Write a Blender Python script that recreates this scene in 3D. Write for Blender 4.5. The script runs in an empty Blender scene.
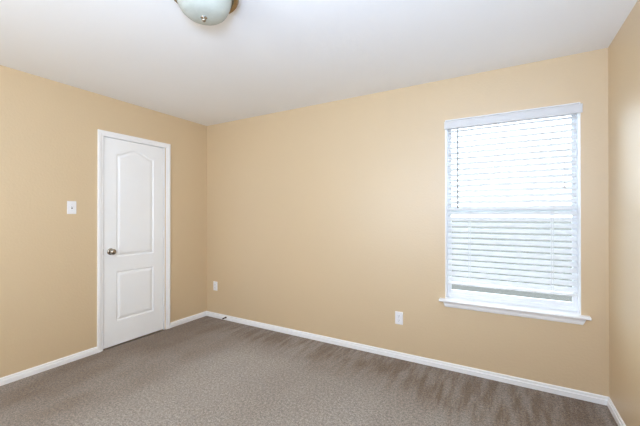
import bpy, bmesh, math, random
import numpy as np
from mathutils import Vector, Matrix

random.seed(4)
scene = bpy.context.scene
C = scene.collection

# ------------------------------------------------------------------ camera
W, H, REAR = 3.952, 2.44, -3.75          # room width, height, rear wall
fpx, yaw, pit, rol = 322.5, 0.518537, 0.003717, -0.000351
cam_d = bpy.data.cameras.new('camera')
cam_d.sensor_width = 36.0
cam_d.lens = fpx / 640 * 36.0
cam_d.clip_start = 0.02
cam = bpy.data.objects.new('camera', cam_d)
C.objects.link(cam)
fw = Vector((-math.sin(yaw) * math.cos(pit), math.cos(yaw) * math.cos(pit), math.sin(pit)))
r0 = Vector((math.cos(yaw), math.sin(yaw), 0))
u0 = r0.cross(fw)
rr = r0 * math.cos(rol) + u0 * math.sin(rol)
uu = -r0 * math.sin(rol) + u0 * math.cos(rol)
cam.matrix_world = Matrix(((rr.x, uu.x, -fw.x, 3.3314), (rr.y, uu.y, -fw.y, -2.8884),
                           (rr.z, uu.z, -fw.z, 1.3020), (0, 0, 0, 1)))
scene.camera = cam

# ------------------------------------------------------------------ light
world = bpy.data.worlds.new('overcast_sky')
scene.world = world
world.use_nodes = True
bg = world.node_tree.nodes['Background']
bg.inputs['Color'].default_value = (0.86, 0.95, 1.07, 1)
bg.inputs['Strength'].default_value = 8.0

def area(name, loc, rot, sx, sy, power, col, portal=False):
    d = bpy.data.lights.new(name, 'AREA')
    d.shape = 'RECTANGLE'
    d.size, d.size_y = sx, sy
    d.energy = power
    d.color = col
    if portal:
        d.cycles.is_portal = True
    o = bpy.data.objects.new(name, d)
    o.location, o.rotation_euler = loc, rot
    C.objects.link(o)
    return o

R90 = math.pi / 2
# sky fill through an assumed opening, added in the unseen rear wall
area('rear_fill_portal', (1.45, REAR - 0.16, 1.40), (R90, 0, 0), 1.3, 1.0, 1, (1, 1, 1), True)
# the photographer's flash, thrown up and forward from beside the camera
area('bounce_flash', (3.25, -3.0, 1.55), (math.radians(140), 0, math.radians(12)), 0.35, 0.35, 56, (0.48, 0.66, 0.98))
area('front_flash', (3.0, -3.2, 1.75), (math.radians(90), 0, math.radians(52)), 0.4, 0.4, 17, (0.84, 0.94, 1.0))
# the sky's portal on the window in view
area('window_portal', (3.35, 0.16, 1.34), (-R90, 0, 0), 0.9, 1.5, 1, (1, 1, 1), True)

scene.view_settings.view_transform = 'Standard'
scene.view_settings.look = 'None'
scene.view_settings.exposure = 0.06
scene.view_settings.gamma = 1.0
scene.view_settings.use_curve_mapping = False
scene.cycles.max_bounces = 12
scene.cycles.diffuse_bounces = 8
scene.cycles.transparent_max_bounces = 16
scene.cycles.use_denoising = True

# ------------------------------------------------------------------ materials
def lin(c):
    return tuple(((v / 255) / 12.92 if v / 255 <= 0.04045 else ((v / 255 + 0.055) / 1.055) ** 2.4) for v in c) + (1,)

def mat(name, rgb, rough=0.5, metal=0.0, spec=0.5, bump=None, coat=0.0, translucent=0.0):
    m = bpy.data.materials.new(name)
    m.use_nodes = True
    nt = m.node_tree
    b = nt.nodes['Principled BSDF']
    b.inputs['Base Color'].default_value = lin(rgb)
    b.inputs['Roughness'].default_value = rough
    b.inputs['Metallic'].default_value = metal
    b.inputs['Specular IOR Level'].default_value = spec
    b.inputs['Coat Weight'].default_value = coat
    # a faint procedural variation of the tone
    tc = nt.nodes.new('ShaderNodeTexCoord')
    n = nt.nodes.new('ShaderNodeTexNoise')
    n.inputs['Scale'].default_value = bump[2] if bump and len(bump) > 2 else 3.0
    nt.links.new(tc.outputs['Object'], n.inputs['Vector'])
    mx = nt.nodes.new('ShaderNodeMix')
    mx.data_type = 'RGBA'
    c = lin(rgb)
    mx.inputs[6].default_value = tuple(v * 0.975 for v in c[:3]) + (1,)
    mx.inputs[7].default_value = tuple(min(1, v * 1.025) for v in c[:3]) + (1,)
    nt.links.new(n.outputs['Fac'], mx.inputs[0])
    nt.links.new(mx.outputs[2], b.inputs['Base Color'])
    if bump:
        n2 = nt.nodes.new('ShaderNodeTexNoise')
        n2.inputs['Scale'].default_value = bump[0]
        n2.inputs['Detail'].default_value = 3
        nt.links.new(tc.outputs['Object'], n2.inputs['Vector'])
        bp = nt.nodes.new('ShaderNodeBump')
        bp.inputs['Strength'].default_value = bump[1]
        bp.inputs['Distance'].default_value = 0.004
        nt.links.new(n2.outputs['Fac'], bp.inputs['Height'])
        nt.links.new(bp.outputs['Normal'], b.inputs['Normal'])
    if translucent:
        tr = nt.nodes.new('ShaderNodeBsdfTranslucent')
        tr.inputs['Color'].default_value = c
        ms = nt.nodes.new('ShaderNodeMixShader')
        ms.inputs[0].default_value = translucent
        out = nt.nodes['Material Output']
        nt.links.new(b.outputs[0], ms.inputs[1])
        nt.links.new(tr.outputs[0], ms.inputs[2])
        nt.links.new(ms.outputs[0], out.inputs['Surface'])
    return m

M = {}
M['wall'] = mat('tan_wall_paint', (214, 190, 153), 0.42, spec=1.0, bump=(60, 0.3, 1.2))
M['ceiling'] = mat('ceiling_paint', (243, 243, 242), 0.9, spec=0.1, bump=(60, 0.2, 1.0))
M['trim'] = mat('white_trim_paint', (246, 246, 246), 0.35)
M['door'] = mat('white_door_paint', (246, 247, 247), 0.38)
M['vinyl'] = mat('white_vinyl', (240, 241, 243), 0.35)
M['slat'] = mat('white_blind_slat', (246, 246, 246), 0.4, translucent=0.46)
M['ground'] = mat('dry_lawn_soil', (66, 64, 60), 0.95, spec=0.1)
M['cord'] = mat('white_cord', (225, 225, 225), 0.8)
M['wand'] = mat('clear_grey_plastic', (176, 178, 180), 0.2)
M['plate'] = mat('white_plastic_plate', (240, 239, 240), 0.3)
M['slot'] = mat('dark_slot', (70, 68, 66), 0.6)
M['nickel'] = mat('satin_nickel', (176, 168, 156), 0.22, metal=1.0)
M['bronze'] = mat('brushed_nickel_rim', (168, 150, 120), 0.25, metal=1.0)
M['rubber'] = mat('black_rubber', (40, 34, 30), 0.7)
M['spring'] = mat('dark_spring_steel', (86, 74, 62), 0.35, metal=1.0)
M['screw'] = mat('painted_screw', (215, 215, 215), 0.3)

def bowl_glass():
    m = bpy.data.materials.new('frosted_bowl_glass')
    m.use_nodes = True
    nt = m.node_tree
    b = nt.nodes['Principled BSDF']
    b.inputs['Base Color'].default_value = lin((222, 232, 226))
    b.inputs['Roughness'].default_value = 0.18
    b.inputs['Coat Weight'].default_value = 0.3
    b.inputs['Coat Roughness'].default_value = 0.1
    n = nt.nodes.new('ShaderNodeTexNoise')
    n.inputs['Scale'].default_value = 9
    n.inputs['Distortion'].default_value = 1.5
    mx = nt.nodes.new('ShaderNodeMix')
    mx.data_type = 'RGBA'
    mx.inputs[6].default_value = lin((196, 200, 189))
    mx.inputs[7].default_value = lin((222, 224, 214))
    nt.links.new(n.outputs['Fac'], mx.inputs[0])
    nt.links.new(mx.outputs[2], b.inputs['Base Color'])
    tr = nt.nodes.new('ShaderNodeBsdfTranslucent')
    tr.inputs['Color'].default_value = lin((225, 233, 228))
    ms = nt.nodes.new('ShaderNodeMixShader')
    ms.inputs[0].default_value = 0.35
    nt.links.new(b.outputs[0], ms.inputs[1])
    nt.links.new(tr.outputs[0], ms.inputs[2])
    nt.links.new(ms.outputs[0], nt.nodes['Material Output'].inputs['Surface'])
    return m
M['bowl'] = bowl_glass()

def pane_glass():
    m = bpy.data.materials.new('window_glass')
    m.use_nodes = True
    nt = m.node_tree
    nt.nodes.remove(nt.nodes['Principled BSDF'])
    t = nt.nodes.new('ShaderNodeBsdfTransparent')
    t.inputs['Color'].default_value = (0.94, 0.97, 0.96, 1)
    g = nt.nodes.new('ShaderNodeBsdfGlossy')
    g.inputs['Roughness'].default_value = 0.02
    f = nt.nodes.new('ShaderNodeFresnel')
    f.inputs['IOR'].default_value = 1.35
    ms = nt.nodes.new('ShaderNodeMixShader')
    nt.links.new(f.outputs[0], ms.inputs[0])
    nt.links.new(t.outputs[0], ms.inputs[1])
    nt.links.new(g.outputs[0], ms.inputs[2])
    nt.links.new(ms.outputs[0], nt.nodes['Material Output'].inputs['Surface'])
    return m
M['glass'] = pane_glass()

def carpet():
    m = bpy.data.materials.new('taupe_cut_pile_carpet')
    m.use_nodes = True
    nt = m.node_tree
    L = nt.links.new
    b = nt.nodes['Principled BSDF']
    b.inputs['Roughness'].default_value = 0.95
    b.inputs['Specular IOR Level'].default_value = 0.1
    b.inputs['Sheen Weight'].default_value = 0.25
    b.inputs['Sheen Roughness'].default_value = 0.6
    tc = nt.nodes.new('ShaderNodeTexCoord')
    def noise(scale, detail=3, stretch=(1, 1, 1), rough=0.55):
        mp = nt.nodes.new('ShaderNodeMapping')
        mp.inputs['Scale'].default_value = stretch
        L(tc.outputs['Object'], mp.inputs['Vector'])
        n = nt.nodes.new('ShaderNodeTexNoise')
        n.inputs['Scale'].default_value = scale
        n.inputs['Detail'].default_value = detail
        n.inputs['Roughness'].default_value = rough
        L(mp.outputs[0], n.inputs['Vector'])
        return n.outputs['Fac']
    def mrange(v, a, b_, c, d):
        r = nt.nodes.new('ShaderNodeMapRange')
        r.inputs[1].default_value, r.inputs[2].default_value = a, b_
        r.inputs[3].default_value, r.inputs[4].default_value = c, d
        L(v, r.inputs[0])
        return r.outputs[0]
    def math_(op, a, b_):
        n = nt.nodes.new('ShaderNodeMath')
        n.operation = op
        for i, v in enumerate((a, b_)):
            if isinstance(v, (int, float)):
                n.inputs[i].default_value = v
            else:
                L(v, n.inputs[i])
        return n.outputs[0]
    sep = nt.nodes.new('ShaderNodeSeparateXYZ')
    L(tc.outputs['Object'], sep.inputs[0])
    # vacuum strokes run towards the window wall: noise drawn out along y
    streak = mrange(noise(17, 4, (1.0, 0.14, 1), 0.65), 0.40, 0.60, 0, 1)
    broad = mrange(noise(1.5, 3, (1.0, 0.45, 1)), 0.35, 0.65, 0, 1)
    # the colour turns darker brown in a strip along the window wall and the door wall
    edge_n = noise(3.0, 3)
    dy = math_('ADD', sep.outputs[1], math_('MULTIPLY', edge_n, 0.35))
    dy = math_('ADD', dy, mrange(sep.outputs[0], 2.3, 3.6, 0, 0.45))  # the darker strip widens towards the right end of the window wall
    strip_y = mrange(dy, -0.45, -0.02, 0, 1)
    dx = math_('ADD', sep.outputs[0], math_('MULTIPLY', edge_n, -0.5))
    strip_x = mrange(dx, 0.1, 0.9, 1, 0)
    pile = math_('ADD', math_('MAXIMUM', math_('MULTIPLY', strip_y, math_('ADD', math_('MULTIPLY', streak, 0.6), 0.42)),
                 math_('MULTIPLY', strip_x, math_('ADD', math_('MULTIPLY', broad, 0.5), 0.5))),
                 math_('MULTIPLY', broad, 0.28))
    pile = mrange(pile, 0, 1.1, 0, 1)
    mx = nt.nodes.new('ShaderNodeMix')
    mx.data_type = 'RGBA'
    mx.inputs[6].default_value = lin((163, 154, 144))
    mx.inputs[7].default_value = lin((114, 93, 71))
    L(pile, mx.inputs[0])
    # tufts
    tuft = noise(120, 4, rough=0.8)
    coarse = noise(55, 3, rough=0.65)
    mul = math_('MULTIPLY', mrange(tuft, 0.38, 0.62, 0.5, 1.5), mrange(coarse, 0.38, 0.62, 0.74, 1.2))
    vm = nt.nodes.new('ShaderNodeVectorMath')
    vm.operation = 'SCALE'
    L(mx.outputs[2], vm.inputs[0])
    L(mul, vm.inputs['Scale'])
    L(vm.outputs[0], b.inputs['Base Color'])
    bp = nt.nodes.new('ShaderNodeBump')
    bp.inputs['Strength'].default_value = 0.8
    bp.inputs['Distance'].default_value = 0.006
    L(math_('ADD', tuft, coarse), bp.inputs['Height'])
    L(bp.outputs['Normal'], b.inputs['Normal'])
    return m
M['carpet'] = carpet()

# ------------------------------------------------------------------ helpers
def tag(o, label=None, cat=None, group=None, kind=None):
    if label: o['label'] = label
    if cat: o['category'] = cat
    if group: o['group'] = group
    if kind: o['kind'] = kind
    return o

def empty(name, loc, label, cat, group=None, kind=None):
    o = bpy.data.objects.new(name, None)
    o.empty_display_size = 0.1
    C.objects.link(o)
    o.location = loc
    return tag(o, label, cat, group, kind)

def root_loc(o):
    v = Vector((0, 0, 0))
    while o is not None:
        v += o.location
        o = o.parent
    return v

def obj(name, bm, m, parent=None, smooth=False):
    """link a bmesh given in world coordinates as one object"""
    bmesh.ops.recalc_face_normals(bm, faces=bm.faces)
    off = root_loc(parent) if parent else Vector((0, 0, 0))
    if parent:
        bmesh.ops.translate(bm, vec=-off, verts=bm.verts)
    me = bpy.data.meshes.new(name)
    bm.to_mesh(me)
    bm.free()
    if smooth:
        me.polygons.foreach_set('use_smooth', [True] * len(me.polygons))
        if smooth is not True:
            me.set_sharp_from_angle(angle=smooth)
    me.materials.append(m)
    o = bpy.data.objects.new(name, me)
    C.objects.link(o)
    if parent:
        o.parent = parent
    return o

def add_box(bm, x0, x1, y0, y1, z0, z1, bevel=0.0, seg=2):
    t = bmesh.new()
    bmesh.ops.create_cube(t, size=1)
    for v in t.verts:
        v.co = Vector(((x0 + x1) / 2 + v.co.x * (x1 - x0), (y0 + y1) / 2 + v.co.y * (y1 - y0),
                       (z0 + z1) / 2 + v.co.z * (z1 - z0)))
    if bevel:
        bmesh.ops.bevel(t, geom=t.edges[:], offset=bevel, segments=seg, affect='EDGES', profile=0.5)
    merge(bm, t)
    return bm

def merge(bm, t):
    me = bpy.data.meshes.new('tmp')
    t.to_mesh(me)
    t.free()
    bm.from_mesh(me)
    bpy.data.meshes.remove(me)

def box(*a, **k):
    return add_box(bmesh.new(), *a, **k)

def add_lathe(bm, prof, origin, axis, n=32):
    """prof: (radius, height) along axis"""
    axis = Vector(axis).normalized()
    a = axis.orthogonal().normalized()
    b = axis.cross(a)
    rings = []
    for r, h in prof:
        c = Vector(origin) + axis * h
        if r < 1e-6:
            rings.append([bm.verts.new(c)])
        else:
            rings.append([bm.verts.new(c + (a * math.cos(t) + b * math.sin(t)) * r)
                          for t in (2 * math.pi * i / n for i in range(n))])
    for p, q in zip(rings, rings[1:]):
        for i in range(n):
            j = (i + 1) % n
            if len(p) == 1 and len(q) == 1:
                continue
            if len(p) == 1:
                bm.faces.new((p[0], q[i], q[j]))
            elif len(q) == 1:
                bm.faces.new((p[i], q[0], p[j]))
            else:
                bm.faces.new((p[i], q[i], q[j], p[j]))
    return bm

def add_tube(bm, pts, r, n=8):
    pts = [Vector(p) for p in pts]
    rings = []
    up = None
    for i, p in enumerate(pts):
        d = (pts[min(i + 1, len(pts) - 1)] - pts[max(i - 1, 0)]).normalized()
        a = d.orthogonal().normalized() if up is None else (up - d * up.dot(d)).normalized()
        up = a
        b = d.cross(a)
        rings.append([bm.verts.new(p + (a * math.cos(t) + b * math.sin(t)) * r)
                      for t in (2 * math.pi * k / n for k in range(n))])
    for p, q in zip(rings, rings[1:]):
        for i in range(n):
            bm.faces.new((p[i], q[i], q[(i + 1) % n], p[(i + 1) % n]))
    bm.faces.new(rings[0])
    bm.faces.new(rings[-1][::-1])
    return bm

def add_extrude(bm, prof, ends):
    """prof: list of local points; ends: two functions that place a profile point in the world"""
    A = [bm.verts.new(ends[0](*p)) for p in prof]
    B = [bm.verts.new(ends[1](*p)) for p in prof]
    n = len(prof)
    for i in range(n):
        j = (i + 1) % n
        bm.faces.new((A[i], B[i], B[j], A[j]))
    bm.faces.new(A[::-1])
    bm.faces.new(B)
    return bm

def struct(name, bm, m, label, cat, smooth=False):
    return tag(obj(name, bm, m, None, smooth), label, cat, kind='structure')

# ------------------------------------------------------------------ room shell
T = 0.14
WX0, WX1, WZ0, WZ1 = 2.900, 3.802, 0.572, 2.094      # window opening
DY0, DY1, DZ = -1.246, -0.590, 2.062                 # door opening
struct('floor', box(0, W, REAR, 0, -0.05, 0.0), M['carpet'], 'taupe brown wall-to-wall carpet with vacuum strokes', 'floor')
struct('ceiling', box(-T, W + T, REAR - T, T, H, H + 0.1), M['ceiling'], 'plain white textured ceiling', 'ceiling')

bm = bmesh.new()
add_box(bm, -T, WX0, 0, T, -0.05, H)
add_box(bm, WX1, W + T, 0, T, -0.05, H)
add_box(bm, WX0, WX1, 0, T, -0.05, WZ0)
add_box(bm, WX0, WX1, 0, T, WZ1, H)
struct('wall_back', bm, M['wall'], 'tan painted wall with the window and two low outlets', 'wall')
bm = bmesh.new()
add_box(bm, -T, 0, REAR - T, DY0, -0.05, H)
add_box(bm, -T, 0, DY1, 0, -0.05, H)
add_box(bm, -T, 0, DY0, DY1, DZ, H)
struct('wall_left', bm, M['wall'], 'tan painted wall with the white door and light switch', 'wall')
struct('wall_right', box(W, W + T, REAR - T, 0, -0.05, H), M['wall'], 'tan wall at the right edge beside the window', 'wall')
bm = bmesh.new()  # the opening left in this wall is assumed, added for sky fill
add_box(bm, 0, 0.80, REAR - T, REAR, -0.05, H)
add_box(bm, 2.10, W, REAR - T, REAR, -0.05, H)
add_box(bm, 0.80, 2.10, REAR - T, REAR, -0.05, 0.85)
add_box(bm, 0.80, 2.10, REAR - T, REAR, 1.90, H)
struct('wall_rear', bm, M['wall'], 'tan wall behind the camera with an added opening for sky fill', 'wall')
# unseen closet box, added to keep sky light out of the door gaps
bm = bmesh.new()
add_box(bm, -0.80, -0.74, -1.7, -0.3, -0.05, H)
add_box(bm, -0.74, -T, -1.76, -1.7, -0.05, H)
add_box(bm, -0.74, -T, -0.3, -0.24, -0.05, H)
add_box(bm, -0.80, 0, -1.76, -0.24, -0.11, -0.05)
add_box(bm, -0.74, -T, -1.7, -0.3, H, H + 0.05)
struct('wall_light_block', bm, M['wall'], 'unseen closet walls behind the closed white door, added to block sky light', 'wall')

struct('ground', box(-90, 90, T + 0.01, 180, -0.5, -0.35), M['ground'], 'ground outside the window', 'ground')
# baseboards: thick lower band, stepped thinner top
BB = [(0, 0), (0.0145, 0), (0.0145, 0.034), (0.0095, 0.0365), (0.0085, 0.041), (0.0095, 0.046),
      (0.009, 0.052), (0.005, 0.0565), (0, 0.0575)]
def baseboard(name, p0, p1, nrm, label, m0=0.0, m1=0.0):
    """m0, m1: how far the front runs back for the mitre at each end, per unit depth"""
    p0, p1, nrm = Vector(p0), Vector(p1), Vector(nrm)
    d = (p1 - p0).normalized()
    f0 = lambda t, z: p0 + nrm * t + d * (t * m0) + Vector((0, 0, z))
    f1 = lambda t, z: p1 + nrm * t - d * (t * m1) + Vector((0, 0, z))
    return struct(name, add_extrude(bmesh.new(), BB, (f0, f1)), M['trim'], label, 'baseboard')
baseboard('baseboard_back', (0, 0, 0), (W, 0, 0), (0, -1, 0), 'white baseboard along the window wall', 1, 1)
baseboard('baseboard_left', (0, REAR, 0), (0, -1.288, 0), (1, 0, 0), 'white baseboard left of the door', 1, 0)
baseboard('baseboard_corner', (0, -0.530, 0), (0, 0, 0), (1, 0, 0), 'short white baseboard between door and room corner', 0, 1)
baseboard('baseboard_right', (W, 0, 0), (W, REAR, 0), (-1, 0, 0), 'white baseboard along the right-hand wall', 1, 1)
baseboard('baseboard_rear', (W, REAR, 0), (0, REAR, 0), (0, 1, 0), 'white baseboard behind the camera', 1, 1)

# ------------------------------------------------------------------ door
door = empty('door_1', (0, -0.917, 0), 'white two-panel arched-top door in white casing', 'door', kind='structure')
LY0, LY1, LZ0, LZ1 = -1.2300, -0.6045, 0.011, 2.046

def outline_upper(n=40):
    y0, y1, z0, zs = -1.113, -0.722, 0.880, 1.900
    pts = [(y0, z0), (y1, z0)]
    for i in range(n + 1):
        u = 1 - 2 * i / n
        y = (y0 + y1) / 2 + u * (y1 - y0) / 2
        ue = min(1, abs(u) / 0.90)
        pts.append((y, zs + 0.062 * ((1 + math.cos(math.pi * ue)) / 2) ** 0.72))
    return pts
outline_lower = [(-1.113, 0.245), (-0.722, 0.245), (-0.722, 0.735), (-1.113, 0.735)]

def sdf(P, poly):
    """positive inside"""
    P = P[:, None, :]
    A = np.array(poly, float)[None]
    B = np.roll(A, -1, axis=1)
    AB = B - A
    t = np.clip(((P - A) * AB).sum(2) / np.maximum((AB ** 2).sum(2), 1e-12), 0, 1)
    d = np.sqrt(((P - (A + AB * t[..., None])) ** 2).sum(2)).min(1)
    cr = ((A[..., 1] > P[..., 1]) != (B[..., 1] > P[..., 1]))
    with np.errstate(divide='ignore', invalid='ignore'):
        xi = (B[..., 0] - A[..., 0]) * (P[..., 1] - A[..., 1]) / (B[..., 1] - A[..., 1]) + A[..., 0]
    inside = (cr & (P[..., 0] < xi)).sum(1) % 2 == 1
    return np.where(inside, d, -d)

def leaf_mesh():
    ny, nz = 150, 430
    ys = np.linspace(LY0, LY1, ny + 1)
    zs = np.linspace(LZ0, LZ1, nz + 1)
    Y, Z = np.meshgrid(ys, zs, indexing='ij')
    P = np.stack([Y.ravel(), Z.ravel()], 1)
    d = np.maximum(sdf(P, outline_upper()), sdf(P, outline_lower))
    X = -0.004 + np.interp(d, [-0.004, 0.0, 0.006, 0.012, 0.018, 0.034, 0.040], [0, 0.0008, -0.007, -0.0085, -0.008, -0.0015, -0.0008])
    bm = bmesh.new()
    V = [bm.verts.new((x, y, z)) for x, (y, z) in zip(X, P)]
    m = nz + 1
    for i in range(ny):
        for j in range(nz):
            bm.faces.new((V[i * m + j], V[(i + 1) * m + j], V[(i + 1) * m + j + 1], V[i * m + j + 1]))
    # the edges and the back
    loop = [V[i * m] for i in range(ny + 1)] + [V[ny * m + j] for j in range(1, m)] + \
           [V[i * m + nz] for i in range(ny - 1, -1, -1)] + [V[j] for j in range(nz - 1, 0, -1)]
    back = [bm.verts.new((-0.038, v.co.y, v.co.z)) for v in loop]
    n = len(loop)
    for i in range(n):
        bm.faces.new((loop[i], back[i], back[(i + 1) % n], loop[(i + 1) % n]))
    bm.faces.new(back)
    return bm
leaf = obj('door_leaf', leaf_mesh(), M['door'], door, math.radians(50))

# jamb and stop
bm = bmesh.new()
add_box(bm, -T, 0.0, DY0, LY0 - 0.004, 0, DZ - 0.0)
add_box(bm, -T, 0.0, LY1 + 0.004, DY1, 0, DZ - 0.0)
add_box(bm, -T, 0.0, DY0, DY1, LZ1 + 0.005, DZ)
add_box(bm, -0.052, -0.040, LY0 - 0.004, LY0 + 0.008, 0, LZ1 + 0.005)
add_box(bm, -0.052, -0.040, LY1 - 0.008, LY1 + 0.004, 0, LZ1 + 0.005)
add_box(bm, -0.052, -0.040, LY0 - 0.004, LY1 + 0.004, LZ1 - 0.007, LZ1 + 0.005)
obj('door_jamb', bm, M['trim'], door)
# casing: (distance out from the opening, thickness)
CAS = [(0, 0), (0, 0.009), (0.004, 0.011), (0.016, 0.011), (0.022, 0.014), (0.030, 0.017), (0.046, 0.017), (0.050, 0.014), (0.050, 0)]
cy0, cy1, cz = -1.238, -0.580, 2.054
def casing():
    bm = bmesh.new()
    def ring(f):
        return [bm.verts.new(f(o, t)) for o, t in CAS]
    rings = [ring(lambda o, t: (t, cy0 - o, 0.0)), ring(lambda o, t: (t, cy0 - o, cz + o)),
             ring(lambda o, t: (t, cy1 + o, cz + o)), ring(lambda o, t: (t, cy1 + o, 0.0))]
    n = len(CAS)
    for a, b in zip(rings, rings[1:]):
        for i in range(n):
            j = (i + 1) % n
            bm.faces.new((a[i], b[i], b[j], a[j]))
    bm.faces.new(rings[0])
    bm.faces.new(rings[-1][::-1])
    return bm
obj('door_casing', casing(), M['trim'], door)
# hinges on the right edge
for z in (0.325, 1.075, 1.80):
    bm = bmesh.new()
    add_lathe(bm, [(0, -0.045), (0.0042, -0.045), (0.0042, 0.045), (0, 0.045)], (0.0045, LY1 + 0.003, z), (0, 0, 1), 12)
    add_lathe(bm, [(0, 0.045), (0.004, 0.045), (0.004, 0.049), (0, 0.051)], (0.0045, LY1 + 0.003, z), (0, 0, 1), 12)
    add_box(bm, -0.003, 0.0012, LY1 - 0.024, LY1 + 0.001, z - 0.044, z + 0.044)
    h = obj('hinge', bm, M['trim'], door, math.radians(40))
# knob with its rose
ky, kz = -1.168, 0.938
knob = obj('door_knob', add_lathe(bmesh.new(), [(0.010, 0.0), (0.0105, 0.018), (0.012, 0.022), (0.020, 0.027), (0.0262, 0.034),
           (0.0285, 0.043), (0.0275, 0.052), (0.022, 0.059), (0.012, 0.063), (0, 0.064)], (0.0, ky, kz), (1, 0, 0), 40), M['nickel'], door, True)
obj('rose', add_lathe(bmesh.new(), [(0, -0.003), (0.0325, -0.003), (0.0325, 0.001), (0.030, 0.005), (0.022, 0.008), (0.012, 0.010), (0.0, 0.010)],
    (0, ky, kz), (1, 0, 0), 40), M['nickel'], knob, math.radians(40))
obj('latch_plate', box(-0.030, -0.0035, LY0 - 0.0022, LY0 - 0.0002, kz - 0.028, kz + 0.028), M['nickel'], door)

# ------------------------------------------------------------------ window
win = empty('window_1', (3.351, 0.07, WZ0), 'white vinyl single-hung window behind the blind', 'window', kind='structure')
FY0, FY1 = 0.082, 0.138
FZ0 = 0.592
def frame_bm(x0, x1, z0, z1, w, y0, y1, bev=0.003, bottom=None):
    bm = bmesh.new()
    b = bottom or w
    add_box(bm, x0, x0 + w, y0, y1, z0, z1, bev)
    add_box(bm, x1 - w, x1, y0, y1, z0, z1, bev)
    add_box(bm, x0 + w, x1 - w, y0, y1, z0, z0 + b, bev)
    add_box(bm, x0 + w, x1 - w, y0, y1, z1 - w, z1, bev)
    return bm
jx0, jx1 = WX0 + 0.006, WX1 - 0.006
bm = bmesh.new()
add_box(bm, WX0, jx0, 0.0005, 0.14, FZ0, WZ1)
add_box(bm, jx1, WX1, 0.0005, 0.14, FZ0, WZ1)
add_box(bm, jx0, jx1, 0.0005, 0.14, WZ1 - 0.006, WZ1)
obj('window_jamb', bm, M['trim'], win)
obj('window_frame', frame_bm(jx0, jx1, FZ0, WZ1 - 0.006, 0.009, FY0, FY1, 0.002, 0.028), M['vinyl'], win)
low = obj('lower_sash', frame_bm(jx0 + 0.008, jx1 - 0.008, FZ0 + 0.026, 1.352, 0.021, 0.090, 0.110, 0.003, 0.034), M['vinyl'], win)
upp = obj('upper_sash', frame_bm(jx0 + 0.008, jx1 - 0.008, 1.318, WZ1 - 0.014, 0.021, 0.114, 0.134, 0.003), M['vinyl'], win)
obj('pane', box(jx0 + 0.028, jx1 - 0.028, 0.098, 0.102, FZ0 + 0.059, 1.332), M['glass'], low)
obj('pane', box(jx0 + 0.028, jx1 - 0.028, 0.122, 0.126, 1.338, WZ1 - 0.034), M['glass'], upp)
obj('sash_lock', box(3.32, 3.38, 0.088, 0.108, 1.352, 1.364, 0.003), M['vinyl'], low)
# stool with rounded nose and horns
SP = [(-0.052, 0.573), (-0.0585, 0.576), (-0.061, 0.5825), (-0.0585, 0.589), (-0.052, 0.592), (0.0, 0.592), (0.0, 0.573)]
bm = bmesh.new()
add_extrude(bm, SP, (lambda y, z: Vector((2.857, y, z)), lambda y, z: Vector((3.848, y, z))))
add_box(bm, WX0, WX1, 0.0, 0.14, 0.573, 0.592)
obj('window_sill', bm, M['trim'], win)
AP = [(0, 0.573), (-0.018, 0.573), (-0.018, 0.561), (-0.015, 0.556), (-0.015, 0.538), (-0.012, 0.530), (-0.008, 0.524), (0, 0.522)]
bm = add_extrude(bmesh.new(), AP, (lambda y, z: Vector((2.882 + (0.573 - z) * 0.35, y, z)), lambda y, z: Vector((3.832 - (0.573 - z) * 0.45, y, z))))
obj('apron', bm, M['trim'], win)

# ------------------------------------------------------------------ blind
blind = empty('window_blind', (3.351, 0.035, 0.70), 'white two-inch horizontal slat blind hanging in the window', 'window blind')
bx0, bx1, byc = 2.916, 3.786, 0.040
# valance: moulded board with short returns, proud of the wall
VP = [(-0.0005, 2.080), (-0.010, 2.080), (-0.013, 2.077), (-0.013, 2.070), (-0.011, 2.066), (-0.011, 2.031), (-0.014, 2.027), (-0.014, 2.020), (-0.010, 2.017), (-0.0005, 2.017)]
bm = add_extrude(bmesh.new(), VP, (lambda y, z: Vector((2.8955, y - 0.001, z)), lambda y, z: Vector((3.812, y - 0.001, z))))
obj('valance', bm, M['slat'], blind)
obj('headrail', box(bx0, bx1, 0.012, 0.066, 2.022, 2.080, 0.002), M['slat'], blind)
# one slat, slightly crowned and rounded at its edges
def slat_bm(zc, tilt):
    n = 8
    top, bot = [], []
    for i in range(n + 1):
        s = -0.025 + 0.05 * i / n
        crown = 0.0022 * (1 - (s / 0.025) ** 2)
        th = 0.0014 * math.sqrt(max(0.08, 1 - (s / 0.0251) ** 8))
        top.append((s, crown + th))
        bot.append((s, crown - th))
    prof = top + bot[::-1]
    ca, sa = math.cos(tilt), math.sin(tilt)
    P = [(byc + s * ca - h * sa, zc + s * sa + h * ca) for s, h in prof]
    return add_extrude(bmesh.new(), P, (lambda y, z: Vector((bx0, y, z)), lambda y, z: Vector((bx1, y, z))))
TILT = math.radians(35)
zs = []
z = 2.000
while z > 0.745:
    zs.append(z)
    z -= 0.0461
first = obj('slat', slat_bm(zs[0], TILT), M['slat'], blind, math.radians(35))
for z in zs[1:]:
    s = first.copy()
    C.objects.link(s)
    s.parent = blind
    s.location.z = z - zs[0]
bz = 0.722
rail = obj('bottom_rail', box(bx0, bx1, byc - 0.026, byc + 0.026, bz - 0.009, bz + 0.009, 0.004), M['slat'], blind, math.radians(40))
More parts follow.
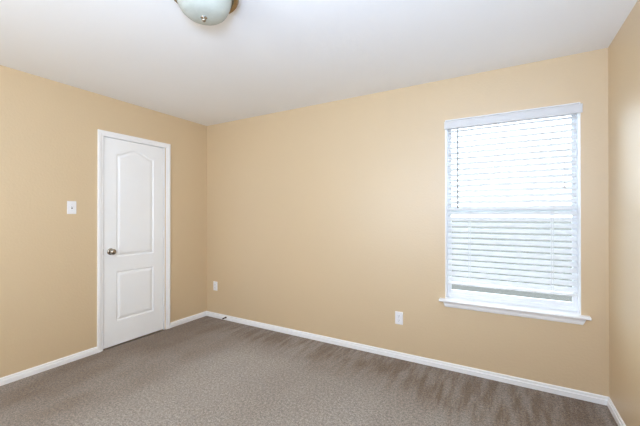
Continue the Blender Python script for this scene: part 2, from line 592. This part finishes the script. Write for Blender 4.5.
for x in (3.085, 3.640):
    bm = bmesh.new()
    for yy in (byc - 0.0275, byc + 0.0275):
        for dx in (-0.006, 0.006):
            add_box(bm, x + dx - 0.0007, x + dx + 0.0007, yy - 0.0007, yy + 0.0007, bz - 0.006, 2.024)
    for z in zs:
        for dx in (-0.006, 0.006):
            add_tube(bm, [(x + dx, byc - 0.0275, z - 0.0275 * math.tan(TILT) - 0.003), (x + dx, byc + 0.0275, z + 0.0275 * math.tan(TILT) - 0.003)], 0.0006, 5)
    obj('ladder_cord', bm, M['cord'], blind)
bm = add_tube(bmesh.new(), [(2.997, 0.006, 2.012), (2.997, 0.006, 1.375)], 0.0068, 6)
wand = obj('tilt_wand', bm, M['wand'], blind)
obj('wand_grip', add_lathe(bmesh.new(), [(0, 0), (0.006, 0.001), (0.0065, 0.03), (0.0046, 0.04), (0, 0.041)], (2.997, 0.006, 1.352), (0, 0, 1), 10), M['wand'], wand, True)
cordp = add_tube(bmesh.new(), [(3.712, 0.008, 2.02), (3.712, 0.0075, 1.75), (3.7115, 0.007, 1.52)], 0.0011, 5)
cord = obj('lift_cord', cordp, M['cord'], blind)
obj('cord_tassel', add_lathe(bmesh.new(), [(0, 0), (0.006, 0.002), (0.005, 0.02), (0.002, 0.03), (0, 0.031)], (3.7115, 0.007, 1.49), (0, 0, 1), 10), M['cord'], cord, True)

# ------------------------------------------------------------------ wall plates
def plate(name, label, cat, origin, u, nrm, kind, group=None):
    """origin: centre on the wall; u: horizontal direction; nrm: out of the wall"""
    o0, u, n = Vector(origin), Vector(u), Vector(nrm)
    root = empty(name, origin, label, cat, group)
    def local(bm):
        for v in bm.verts:
            v.co = o0 + u * v.co.x + n * v.co.y + Vector((0, 0, v.co.z))
        return bm
    bm = bmesh.new()
    A = [(-0.035, -0.057), (0.035, -0.057), (0.035, 0.057), (-0.035, 0.057)]
    lv = []
    for k, y in ((1, 0.0), (1, 0.002), (0.97, 0.0045), (0.90, 0.0058)):
        s = 1 - k
        lv.append([bm.verts.new((x - math.copysign(s * 0.035, x), y, z - math.copysign(s * 0.035, z))) for x, z in A])
    for a, b in zip(lv, lv[1:]):
        for i in range(4):
            bm.faces.new((a[i], a[(i + 1) % 4], b[(i + 1) % 4], b[i]))
    bm.faces.new(lv[-1]); bm.faces.new(lv[0][::-1])
    obj('cover_plate', local(bm), M['plate'], root)
    if kind == 'switch':
        t = bmesh.new()
        add_box(t, -0.0048, 0.0048, 0.0055, 0.0060, -0.0115, 0.0115)
        obj('toggle_slot', local(t), M['slot'], root)
        t = bmesh.new()
        add_box(t, -0.0042, 0.0042, 0.003, 0.017, -0.004, 0.007, 0.0012)
        for v in t.verts:
            v.co.z += (v.co.y - 0.003) * 0.6
        obj('toggle', local(t), M['plate'], root)
        for z in (-0.030, 0.030):
            obj('screw', local(add_lathe(bmesh.new(), [(0, 0.005), (0.003, 0.005), (0.0028, 0.0068), (0, 0.0072)], (0, 0, z), (0, 1, 0), 12)), M['screw'], root)
    else:
        for zc in (-0.0195, 0.0195):
            t = bmesh.new()
            pts = []
            for i in range(24):
                a = 2 * math.pi * i / 24
                pts.append((0.0172 * math.cos(a), max(-0.0138, min(0.0138, 0.0172 * math.sin(a)))))
            a_ = [t.verts.new((x, 0.005, zc + z)) for x, z in pts]
            b_ = [t.verts.new((x * 0.96, 0.0078, zc + z * 0.96)) for x, z in pts]
            for i in range(24):
                j = (i + 1) % 24
                t.faces.new((a_[i], a_[j], b_[j], b_[i]))
            t.faces.new(b_); t.faces.new(a_[::-1])
            rec = obj('receptacle', local(t), M['plate'], root)
            t = bmesh.new()
            add_box(t, -0.0075, -0.0055, 0.0074, 0.0082, zc - 0.0015, zc + 0.0070)
            add_box(t, 0.0055, 0.0075, 0.0074, 0.0082, zc - 0.0005, zc + 0.0065)
            add_lathe(t, [(0, 0.0074), (0.0026, 0.0074), (0.0026, 0.0082), (0, 0.0082)], (0, 0, zc - 0.0075), (0, 1, 0), 10)
            obj('slots', local(t), M['slot'], rec)
        obj('screw', local(add_lathe(bmesh.new(), [(0, 0.005), (0.003, 0.005), (0.0028, 0.0068), (0, 0.0072)], (0, 0, 0), (0, 1, 0), 12)), M['screw'], root)
    return root
plate('light_switch', 'white toggle light switch on the tan wall left of the door', 'light switch', (0, -1.495, 1.362), (0, 1, 0), (1, 0, 0), 'switch')
plate('wall_outlet', 'white outlet low on the wall left of the window', 'outlet', (2.505, 0, 0.364), (1, 0, 0), (0, -1, 0), 'outlet')
plate('wall_outlet', 'small white outlet low beside the far room corner', 'outlet', (0.162, 0, 0.396), (1, 0, 0), (0, -1, 0), 'outlet')

# ------------------------------------------------------------------ door stop
sx, sz = 0.360, 0.033
stop = empty('door_stop', (sx, -0.013, sz), 'small dark spring door stop screwed into the baseboard near the corner', 'door stop')
obj('stop_base', add_lathe(bmesh.new(), [(0, 0), (0.011, 0), (0.010, 0.004), (0.006, 0.010), (0, 0.011)], (sx, -0.013, sz), (0, -1, 0), 16), M['spring'], stop, math.radians(40))
pts = []
for i in range(14 * 10 + 1):
    a = 2 * math.pi * i / 10
    pts.append((sx + 0.0062 * math.cos(a), -0.021 - 0.034 * i / 140, sz + 0.0062 * math.sin(a)))
obj('spring', add_tube(bmesh.new(), pts, 0.0016, 6), M['spring'], stop, True)
obj('rubber_tip', add_lathe(bmesh.new(), [(0, 0), (0.0085, 0), (0.009, 0.010), (0.007, 0.014), (0, 0.015)], (sx, -0.054, sz), (0, -1, 0), 16), M['rubber'], stop, math.radians(40))

# ------------------------------------------------------------------ ceiling light
lx, ly = 2.040, -1.787
lamp = empty('ceiling_light', (lx, ly, H), 'flush-mount ceiling light with frosted glass bowl and nickel rim', 'ceiling light')
DN = (0, 0, -1)
obj('canopy', add_lathe(bmesh.new(), [(0, 0.0), (0.150, 0.0), (0.156, 0.006), (0.160, 0.022), (0.164, 0.032), (0.168, 0.042), (0.168, 0.052),
    (0.163, 0.058), (0.144, 0.058), (0.138, 0.052), (0.138, 0.048), (0.0, 0.048)], (lx, ly, H), DN, 72), M['bronze'], lamp, math.radians(45))
bowlp = [(0.143, 0.050), (0.139, 0.072), (0.132, 0.096), (0.122, 0.118), (0.110, 0.136), (0.094, 0.149), (0.070, 0.158), (0.040, 0.162), (0.012, 0.163), (0.0, 0.163)]
bowlp = [(r * 0.955, h * 1.0) for r, h in bowlp]
bowl = obj('glass_bowl', add_lathe(bmesh.new(), bowlp, (lx, ly, H), DN, 72), M['bowl'], lamp, True)
obj('finial', add_lathe(bmesh.new(), [(0, 0.158), (0.015, 0.160), (0.016, 0.163), (0.009, 0.166), (0.006, 0.168), (0.010, 0.171), (0.011, 0.175),
    (0.008, 0.180), (0.003, 0.183), (0, 0.184)], (lx, ly, H), DN, 24), M['nickel'], bowl, True)
